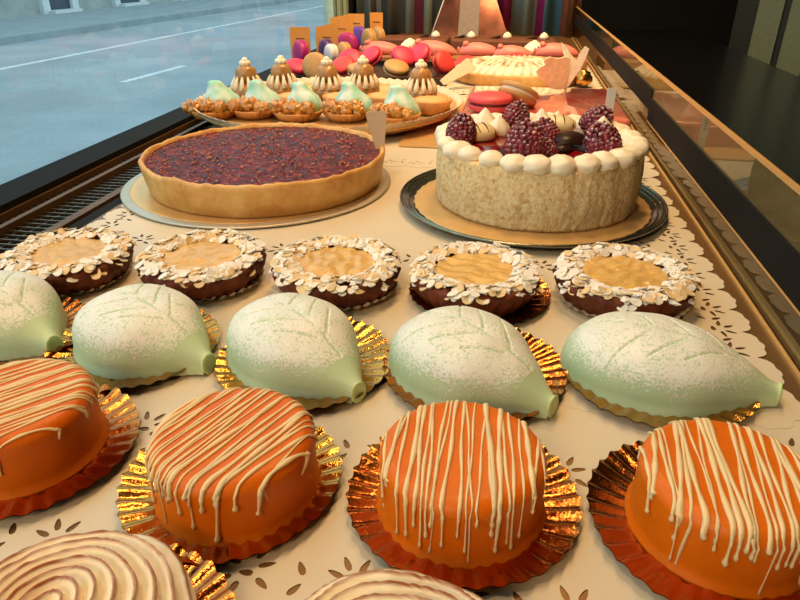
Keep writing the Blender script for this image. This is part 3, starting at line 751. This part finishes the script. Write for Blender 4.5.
for (x, y, z, rz) in [(-.0640, -.006, CH + .006, .5), (.020, .030, CH + .010, .1)]:
    m = MB(); m.lathe([(.013, 0), (.0155, .003), (.015, .008), (.011, .012), (.005, .0135), (.0003, .0138)], 30, M=Matrix.Diagonal((1.25, .95, 1, 1)))
    c_ = m.build('striped_bonbon', plain('ivory_chocolate', C(234, 212, 160), .4), t, loc=(x, y, z), rot=(.2, 0, rz))
    m = MB()
    for q in range(4):
        xx = -.012 + .008 * q
        m.tube([(xx * 1.2, yy, .0147 - 30 * (xx * xx + yy * yy)) for yy in [-.011 + .0022 * i for i in range(11)]], .0007, 5)
    m.build('chocolate_stripe', 'choc', c_)

# ------------------------------------------------------------------ tags stuck in the cakes
def tag_mesh(H, w0, w1, th=.0014, scal=True):
    pts = [(-w0 / 2, 0), (w0 / 2, 0), (w1 / 2, H * .86)]
    if scal:
        for k in range(3):
            for j in range(7):
                a = pi * j / 6; r = w1 / 6; cx = w1 / 3 - w1 / 3 * k
                pts.append((cx + r * cos(a), H * .90 + r * 1.1 * sin(a)))
    else: pts.append((w1 / 2, H))
    pts.append((-w1 / 2, H * .86 if scal else H)); n = len(pts)
    m = MB(); m.add([(x, -th / 2, z) for x, z in pts] + [(x, th / 2, z) for x, z in pts], [tuple(range(n)), tuple(range(2 * n - 1, n - 1, -1))] + [(k, n + k, n + (k + 1) % n, (k + 1) % n) for k in range(n)]); return m
o = tag_mesh(.048, .010, .024).build('cake_tag', 'tag', smooth=False, loc=(-.150, .7680, .036), rot=(.05, -.10, .15)); tag(o, 'pale brown scalloped tag stuck in the dark red tart', 'cake tag')
t = thing('cake_tag', 'narrow white tag with writing standing behind the raspberry cake', 'cake tag', (.137, .955, .004)); t.rotation_euler = (.0, .0, .1)
tag_mesh(.088, .010, .012, .0014).build('strip', 'whitetag', t, smooth=False)
m = MB()
for k in range(6): m.box((-.003 + .0008 * (k % 2), -.0010, .030 + k * .004), (.0015, -.0008, .032 + k * .004))
m.build('writing', 'ink', t, smooth=False)
o = tag_mesh(.085, .014, .030, .002, True).build('cake_tag', 'tag', smooth=False, loc=(-.140, 1.39, .016), rot=(-1.0, .7, -.5)); tag(o, 'pale tag leaning between the macarons and the long meringue tart', 'cake tag')

# ------------------------------------------------------------------ the round tray of small pastries
QX, QY = -.305, 1.118
t = thing('serving_tray', 'round gold tray with fluted white paper rim left of centre', 'tray', (QX, QY, .0022))
MB().lathe([(.18, 0), (.19, .0015), (.214, .012), (.221, .018), (.219, .020), (.210, .014), (.186, .005), (.001, .005)], 180).build('tray_base', 'goldboard', t)
MB().lathe([(.200, .0065), (.217, .0150), (.227, .027), (.228, .028), (.2255, .0275), (.216, .017), (.199, .0085)], 240, fn=lambda p, r, z, a, i: (p[0] * (1 + .008 * sin(80 * a)), p[1] * (1 + .008 * sin(80 * a)), z + .0012 * sin(80 * a) * (r > .2)), cap0=False, cap1=False).build('paper_rim', 'papercup', t)
ZT = .0080
def tartlet_shell(mb, rad, h, fl=True):
    mb.lathe([(rad * .72, 0), (rad * .80, .003), (rad * 1.0, h), (rad * .95, h + .001), (rad * .86, h - .003), (.0008, h - .003)], 60, fn=lambda p, r, z, a, i: (p[0] * (1 + .03 * sin(20 * a)), p[1] * (1 + .03 * sin(20 * a)), z))
def walnut_tartlet(loc, label, rz, seed):
    rnd = random.Random(seed)
    t = thing('walnut_tartlet', label, 'tartlet', loc, rz, 'mint cream tartlets with caramelised walnuts')
    m = MB(); m2 = MB(); tartlet_shell(m2, .042, .014)
    m2.v = [(x, y * 1.15, z) for x, y, z in m2.v]; m2.build('pastry_shell', 'shell', t)
    rows = [(.026, .008), (.0285, .016), (.0280, .024), (.0235, .033), (.0165, .041), (.0125, .047), (.0110, .051), (.0095, .054), (.005, .0555), (.0003, .0555)]
    def f(p, r, z, a, i):
        k = 1 + .20 * fn3(cos(a) * 1.4, sin(a) * 1.4, seed + z * 45); sw = max(0, z - .03) * .35
        return (p[0] * k * 1.1 - sw + .008, p[1] * k + .012, z)
    MB().lathe(rows, 36, fn=f, col=lambda p, r, z, a, i: (max(0, min(1, .5 + 1.3 * fn3(p[0] * 90, p[1] * 90, seed + z * 60))) * (z > .02), 0, 0)).build('mint_cream', 'mintcream', t, marks=True)
    for k in range(7):
        x = -.026 + .0085 * k + rnd.uniform(-.002, .002); y = -.030 + rnd.uniform(-.006, .006)
        m.ball((x, y, .018 + rnd.uniform(0, .007)), (.0105, .0090, .0090), 18, 12, nz=.8, ns=2.6, seed=seed + k * 5, rot=Matrix.Rotation(rnd.uniform(0, 3), 3, 'Y'))
    for k in range(9):
        a = rnd.uniform(0, 6.3); m.tube([(-.02 + .005 * k + .005 * cos(a + j * .9), -.030 + .006 * sin(a + j * .9), .023 + .003 * sin(j)) for j in range(6)], .0022, 6)
    m.build('caramelised_walnuts', 'walnut', t)
wn = [(-.484, 1.045, 'leftmost'), (-.4180, 1.062, 'second'), (-.3420, 1.052, 'middle'), (-.2620, 1.066, 'fourth'), (-.1800, 1.052, 'rightmost')]
for k, (x, y, s) in enumerate(wn): walnut_tartlet((x, y, ZT), '%s of the five tartlets with mint cream and walnuts on the round tray' % s, 0, 31 + k)
def puff(loc, label, rz, seed):
    t = thing('cream_puff', label, 'pastry', loc, rz, 'stacked cream puffs on the round tray')
    m = MB(); m.ball((0, 0, .018), (.030, .030, .019), 28, 16, nz=.10, ns=2, seed=seed); m.build('base_puff', 'choux', t)
    m = MB(); m.ball((0, 0, .050), (.0195, .0195, .0165), 26, 16, nz=.08, ns=2, seed=seed + 3); m.build('top_puff', 'choux', t)
    m = MB()
    for k in range(12):
        a = 2 * pi * k / 12; m.tube([(.0255 * cos(a), .0255 * sin(a), .024), (.0245 * cos(a), .0245 * sin(a), .034), (.0205 * cos(a), .0205 * sin(a), .043), (.0175 * cos(a), .0175 * sin(a), .049)], lambda v: .0045 * (1 - v) + .0012, 8)
    m.build('cream_collar', 'cream', t)
    m = MB()
    for k in range(8):
        a = 2 * pi * k / 8; m.ball((.0065 * cos(a), .0065 * sin(a), .068), (.0045, .0045, .0050), 10, 6, nz=.2, ns=2, seed=k)
    m.ball((0, 0, .072), .0065, 12, 8, nz=.15, ns=2); m.build('cream_rosette', 'cream', t)
for k, (x, y, s) in enumerate([(-.4740, 1.170, 'leftmost'), (-.4190, 1.205, 'second from left'), (-.3320, 1.205, 'middle'), (-.2700, 1.230, 'second from right'), (-.1580, 1.195, 'rightmost')]):
    puff((x, y, ZT), 'stacked cream puff with white rosette, %s of the five on the round tray' % s, k, 41 + k)
for k, (x, y, s) in enumerate([(-.370, 1.130, 'behind the second walnut tartlet'), (-.290, 1.140, 'behind the middle walnut tartlet'), (-.130, 1.130, 'at the right rim of the round tray'), (-.215, 1.155, 'between mint cream and the rightmost puff')]):
    t = thing('custard_tartlet', 'small powdered custard tartlet ' + s, 'tartlet', (x, y, ZT), 0, 'powdered custard tartlets')
    m = MB(); tartlet_shell(m, .034, .022); m.build('pastry_shell', 'shell', t)
    MB().lathe([(.030, .019), (.026, .024), (.012, .026), (.0004, .0262)], 30).build('custard', markmat('powdered_custard', C(232, 176, 110), C(244, 232, 210)) if k == 0 else bpy.data.materials['powdered_custard'], t)

# ------------------------------------------------------------------ pink glazed cake and gold board
gb = bx((-.165, -.155, 0), (.160, .185, .002)); o = gb.build('cake_board', 'goldboard', smooth=False, loc=(.012, 1.075, .0022)); tag(o, 'square gold board under the pink glazed cake', 'cake board')
def rbox(lx, ly, h, r, name, mt, parent=None, loc=None, rot=None, n=6):
    m = MB(); rows = []
    def ring(off, z):
        pts = []
        for cx, cy, a0 in ((lx / 2 - r, ly / 2 - r, 0), (-lx / 2 + r, ly / 2 - r, pi / 2), (-lx / 2 + r, -ly / 2 + r, pi), (lx / 2 - r, -ly / 2 + r, 3 * pi / 2)):
            for k in range(n + 1): a = a0 + pi / 2 * k / n; pts.append((cx + (r - off) * cos(a), cy + (r - off) * sin(a), z))
        return pts
    rows.append(ring(0, 0)); e = min(r * .6, h * .3)
    for k in range(5): a = pi / 2 * k / 4; rows.append(ring(e * (1 - cos(a)), h - e + e * sin(a)))
    m.grid(rows, True, True, True); return m.build(name, mt, parent, loc=loc, rot=rot, sharp=50)
t = thing('pink_glazed_cake', 'flat square cake with shiny pink glaze behind the raspberry cake', 'cake', (.052, 1.115, .0044))
rbox(.25, .26, .033, .014, 'glazed_body', 'pinkglaze', t)
def macaron(name, label, loc, rot, mt, rad=.026, group='macarons', mfill='filling'):
    t = thing(name, label, 'macaron', loc, 0, group); t.rotation_euler = rot
    for sg in (0, 1):
        m = MB(); pr = [(rad * .96, 0), (rad * 1.0, .0012), (rad * .97, .003), (rad * .98, .0042), (rad * .9, .0075), (rad * .7, .0100), (rad * .4, .0117), (.0004, .0122)]
        m.lathe(pr, 32, M=Matrix.Translation((0, 0, .0165 if sg else .0122)) @ (Matrix.Identity(4) if sg else Matrix.Rotation(pi, 4, 'X')), fn=lambda p, r, z, a, i: (p[0] * (1 + (.02 * fn3(cos(a) * 20, sin(a) * 20, i) if i < 3 else 0)), p[1], z))
        m.build('shell', mt, t)
    MB().lathe([(rad * .88, .0110), (rad * .92, .0144), (rad * .88, .0178)], 28).build('filling', mfill, t)
macaron('macaron', 'pink macaron lying on the pink glazed cake', (-.028, 1.010, .0372), (0, 0, 0), 'macsalmon', .034, 'macarons on the pink cake')
macaron('macaron', 'beige macaron leaning beside the pink macaron on the pink cake', (.008, 1.050, .044), (-.35, .35, 0), 'macbeige', .032, 'macarons on the pink cake', 'cream')

# ------------------------------------------------------------------ long meringue tart
t = thing('meringue_tart', 'long flat tart with toasted ribbed meringue behind the pink glazed cake', 'tart', (.012, 1.520, .0032))
def mf(p, r, z, a, i): return (p[0] * 1.32, p[1] * .92, z)
MB().lathe([(.098, 0), (.102, .004), (.106, .022), (.103, .025), (.095, .022), (.001, .022)], 90, fn=mf).build('crust', 'crust', t)
N, K = 240, 40; vs = []; cs = []
for i in range(K + 1):
    s = i / K
    for j in range(N):
        a = 2 * pi * j / N; rd = .5 + .5 * sin(44 * a + 5 * s); r = .104 * s
        z = .022 + .024 * (1 - s ** 3.2) ** .6 * (s < 1) + .004 * rd * sin(pi * min(1, max(0, s - .35) * 1.7)) + .006 * (1 - s) ** .5 * fn3(r * cos(a) * 75, r * sin(a) * 75, 3)
        vs.append((r * cos(a) * 1.32 * (1 + .02 * rd), r * sin(a) * .92, z)); cs.append((max(0, min(1, (rd - .45) * .9 * (s > .55) + .75 * (s < .8) * max(0, fn3(vs[-1][0] * 60, vs[-1][1] * 60, 1) + .25) * 1.6)), 0, 0))
m = MB(); m.add(vs, [(i * N + j, i * N + (j + 1) % N, (i + 1) * N + (j + 1) % N, (i + 1) * N + j) for i in range(K) for j in range(N)], cols=cs)
m.build('meringue', 'meringue', t, marks=True)
m = MB(); m.ball((0, 0, 0), .018, 20, 12, nz=.3, ns=2.5); o = m.build('gold_bonbon', 'gold', loc=(.150, 1.47, .0195)); tag(o, 'gold wrapped sweet beside the right end of the long meringue tart', 'sweet')
# white chocolate butterfly
t = thing('chocolate_butterfly', 'ivory chocolate butterfly wings perched before the long meringue tart', 'chocolate ornament', (.095, 1.215, .0376)); t.rotation_euler = (0, 0, .1)
def wing(pts, loc, rot, nm='wing'):
    n = len(pts); m = MB(); th = .0018
    m.add([(x, -th / 2, z) for x, z in pts] + [(x, th / 2, z) for x, z in pts], [tuple(range(n)), tuple(range(2 * n - 1, n - 1, -1))] + [(k, n + k, n + (k + 1) % n, (k + 1) % n) for k in range(n)])
    m.build(nm, plain('ivory_wing', C(246, 234, 196), .4, sss=.5), t, smooth=False, loc=loc, rot=rot)
wing([(0, .002), (-.012, .0), (-.024, .002), (-.040, .014), (-.052, .022), (-.060, .034), (-.055, .042), (-.046, .046), (-.050, .054), (-.040, .060), (-.026, .056), (-.014, .060), (-.004, .056), (.0, .030)], (0, 0, .001), (.3, 0, .2))
wing([(0, .0), (.004, .030), (-.010, .060), (-.016, .078), (-.006, .070), (.004, .058), (.014, .050), (.018, .062), (.026, .074), (.034, .070), (.030, .056), (.024, .040), (.012, .020)], (.002, 0, .001), (.1, 0, -.5))
m = MB(); m.tube([(0, 0, 0), (.003, 0, .03), (.001, .0, .055)], .0025, 8); m.build('body', 'cream', t)

# ------------------------------------------------------------------ macaron tray and price cards
t = thing('macaron_tray', 'shallow black tray the loose macarons lie in', 'tray', (-.340, 1.560, .0030))
MB().box((-.185, -.125, 0), (.205, .135, .004)).build('tray_floor', 'blackframe', t, False)
m = MB(); m.box((-.185, -.125, .004), (-.180, .135, .014)); m.box((.200, -.125, .004), (.205, .135, .014)); m.box((-.18, -.125, .004), (.2, -.120, .014)); m.box((-.18, .130, .004), (.2, .135, .014)); m.build('tray_rim', 'blackframe', t, False)
macs = [(-.475, 1.475, .013, .25, .3, 'macpink', 'leftmost pink macaron lying tilted in the black tray'), (-.425, 1.460, .030, 1.25, .2, 'macbeige', 'beige macaron on edge beside the leftmost pink one'),
        (-.372, 1.500, .016, .5, -.2, 'macred', 'orange red macaron half hidden behind a cream puff'), (-.375, 1.575, .022, .7, .1, 'macpink', 'pink macaron tilted behind the orange red one'), (-.330, 1.470, .010, .2, .1, 'macbeige', 'beige macaron lying flat between two cream puffs'),
        (-.325, 1.600, .026, .5, -.5, 'macpink', 'pink macaron resting behind the middle cream puffs'), (-.255, 1.490, .014, .3, .25, 'macbeige', 'beige macaron lying tilted below two pink ones'), (-.250, 1.545, .034, .5, .45, 'macpink', 'pink macaron leaning left of the heart shaped pair'),
        (-.205, 1.565, .038, .6, -.5, 'macpink', 'pink macaron leaning right of the heart shaped pair')]
for (x, y, z, rx, ry, mt, lb) in macs: macaron('macaron', lb, (x, y, z), (rx, ry, 0), mt, .029, 'loose macarons')
macaron('macaron', 'red macaron tipped at the right rim of the black tray', (-.168, 1.600, .020), (.6, .9, 0), 'macred', .028, 'loose macarons')
macaron('macaron', 'red macaron left of the long meringue tart', (-.110, 1.650, .006), (.4, -.3, 0), 'macred', .026, 'loose macarons')
macaron('macaron', 'red macaron behind the middle of the long meringue tart', (.010, 1.665, .012), (.5, -.3, 0), 'macred', .026, 'loose macarons')
cards = [(-.520, 1.650, .050, .092, 'first orange brown price card from the left', 0), (-.478, 1.745, .058, .084, 'second orange brown price card, slanted top', .1), (-.472, 1.885, .064, .096, 'third and largest orange brown price card', .1), (-.475, 2.08, .048, .094, 'fourth price card, narrow, near the far window post', 0), (-.425, 2.14, .040, .094, 'fifth price card, farthest back beside the brown cakes', 0)]
for (x, y, wd, h, lb, sl) in cards:
    t = thing('price_card', lb, 'card', (x, y, .003), .05, 'orange brown price cards')
    m = MB(); h2 = h + .012 * (sl > 0)
    m.add([(-wd / 2, 0, 0), (wd / 2, 0, 0), (wd / 2, .006, h2), (-wd / 2, .006, h), (-wd / 2, .002, 0), (wd / 2, .002, 0), (wd / 2, .008, h2), (-wd / 2, .008, h)], [(0, 1, 2, 3), (7, 6, 5, 4), (0, 4, 5, 1), (1, 5, 6, 2), (2, 6, 7, 3), (3, 7, 4, 0)])
    m.build('card_sheet', 'card', t, False)
    m = MB()
    for q in range(2):
        zz = h * (.72 - .2 * q); m.tube([(-.010 + .0035 * j, -.0006 + .006 * zz / h, zz + .0012 * sin(j * 2.1 + q)) for j in range(7)], .0009, 5)
    m.build('writing', 'ink', t)
eggs = [(-.495, 1.615, 'macmag', 'magenta macaron on edge in front of the first price card', .030), (-.452, 1.690, 'macplum', 'dark plum macaron on edge right of the magenta one', .028), (-.430, 1.655, 'macwhite', 'white macaron on edge beside the plum one', .024), (-.400, 1.665, 'macbeige', 'beige macaron on edge beside the white one', .026),
        (-.440, 1.835, 'macmag', 'magenta macaron on edge in front of the third price card', .032), (-.398, 1.955, 'macbeige', 'beige macaron on edge behind the second magenta one', .032), (-.448, 2.020, 'macviolet', 'violet macaron on edge in front of the fourth price card', .032), (-.392, 2.06, 'macbeige', 'farthest beige macaron on edge near the brown cakes', .030)]
for (x, y, mt, lb, rd) in eggs: macaron('macaron', lb, (x, y, rd + .004 + (.006 if y < 1.7 else 0)), (pi / 2 - .1, .0, R(-12 if y > 1.7 and mt != 'macbeige' else -48)), mt, rd, 'macarons standing on edge', mt)

# ------------------------------------------------------------------ pink marzipan pigs on a board
o = MB().box((-.295, -.085, 0), (.300, .095, .018)).build('wooden_board', 'wood', smooth=False, loc=(-.118, 1.815, .0016)); tag(o, 'wooden board carrying the row of pink marzipan pigs', 'board')
for k, (x, y, s, lb) in enumerate([(-.345, 1.805, .98, 'leftmost pink marzipan pig, next to the violet macaron'), (-.208, 1.815, 1.08, 'second pink marzipan pig from the left'), (-.088, 1.825, .95, 'third pink marzipan pig from the left'), (.000, 1.795, .88, 'fourth pink marzipan pig, nearest the viewer'), (.112, 1.835, .98, 'rightmost pink marzipan pig, near the bronze corner post')]):
    t = thing('marzipan_pig', lb, 'marzipan cake', (x, y, .0198), 0, 'pink marzipan pigs'); t.scale = (s, s, s)
    rows = []; n = 28
    for i in range(25):
        q = i / 24; u = -.058 + .116 * q; w_ = .030 * (sin(pi * q) ** .42 if 0 < q < 1 else 0); h_ = .031 * (sin(pi * (q ** .85)) ** .45 if 0 < q < 1 else 0)
        rows.append([(u, w_ * cos(2 * pi * j / n), max(0, h_ * .35 + h_ * .68 * sin(2 * pi * j / n))) for j in range(n)])
    MB().grid(rows, True).build('body', 'pink', t)
    for sy in (-1, 1):
        m = MB(); m.ball((-.038, .012 * sy, .028), (.008, .005, .006), 12, 8); m.build('ear', 'pink', t)
    m = MB(); m.ball((-.0575, 0, .012), (.004, .009, .008), 12, 8); m.build('snout', 'pink', t)
    m = MB(); m.ball((-.050, -.011, .021), .0018, 8, 6); m.ball((-.050, .011, .021), .0018, 8, 6); m.build('eye', 'choc', t)
for k, (x, lb) in enumerate([(-.278, 'cream swirl between the first and second pink pigs'), (.054, 'cream swirl between the fourth and rightmost pink pigs')]):
    m = MB(); m.lathe([(.026, 0), (.029, .008), (.024, .018), (.014, .027), (.004, .033), (.0004, .034)], 30, fn=lambda p, r, z, a, i: (p[0] * (1 + .08 * sin(8 * a + z * 200)), p[1] * (1 + .08 * sin(8 * a + z * 200)), z))
    o = m.build('cream_swirl', 'cream', loc=(x, 1.865, .0198)); tag(o, lb, 'cream', 'cream swirls among the pigs')
for k, (x, wd, lb) in enumerate([(-.290, .200, 'left brown chocolate cake slab behind the pigs'), (-.030, .300, 'right brown chocolate cake slab behind the pigs')]):
    t = thing('chocolate_slab', lb, 'cake', (x, 2.06, .001), 0, 'brown cake slabs')
    rbox(wd, .12, .036, .010, 'sponge', plain('brown_sponge', C(104, 58, 32), .7, var=.3, scale=120, bump=.6), t)
    for x2 in ([.060] if k == 0 else [-.095, .010, .115]):
        m = MB(); m.lathe([(.012, 0), (.014, .006), (.009, .014), (.001, .019)], 20, M=T(x2, 0, .0358)); m.build('cream_dot', 'cream', t)
        m = MB(); m.box((-.020, -.006, 0), (.012, .006, .006), Matrix.Translation((x2 - .030, 0, .0358)) @ Matrix.Rotation(-.25, 4, 'Y')); m.build('chocolate_stick', 'choc', t, False)
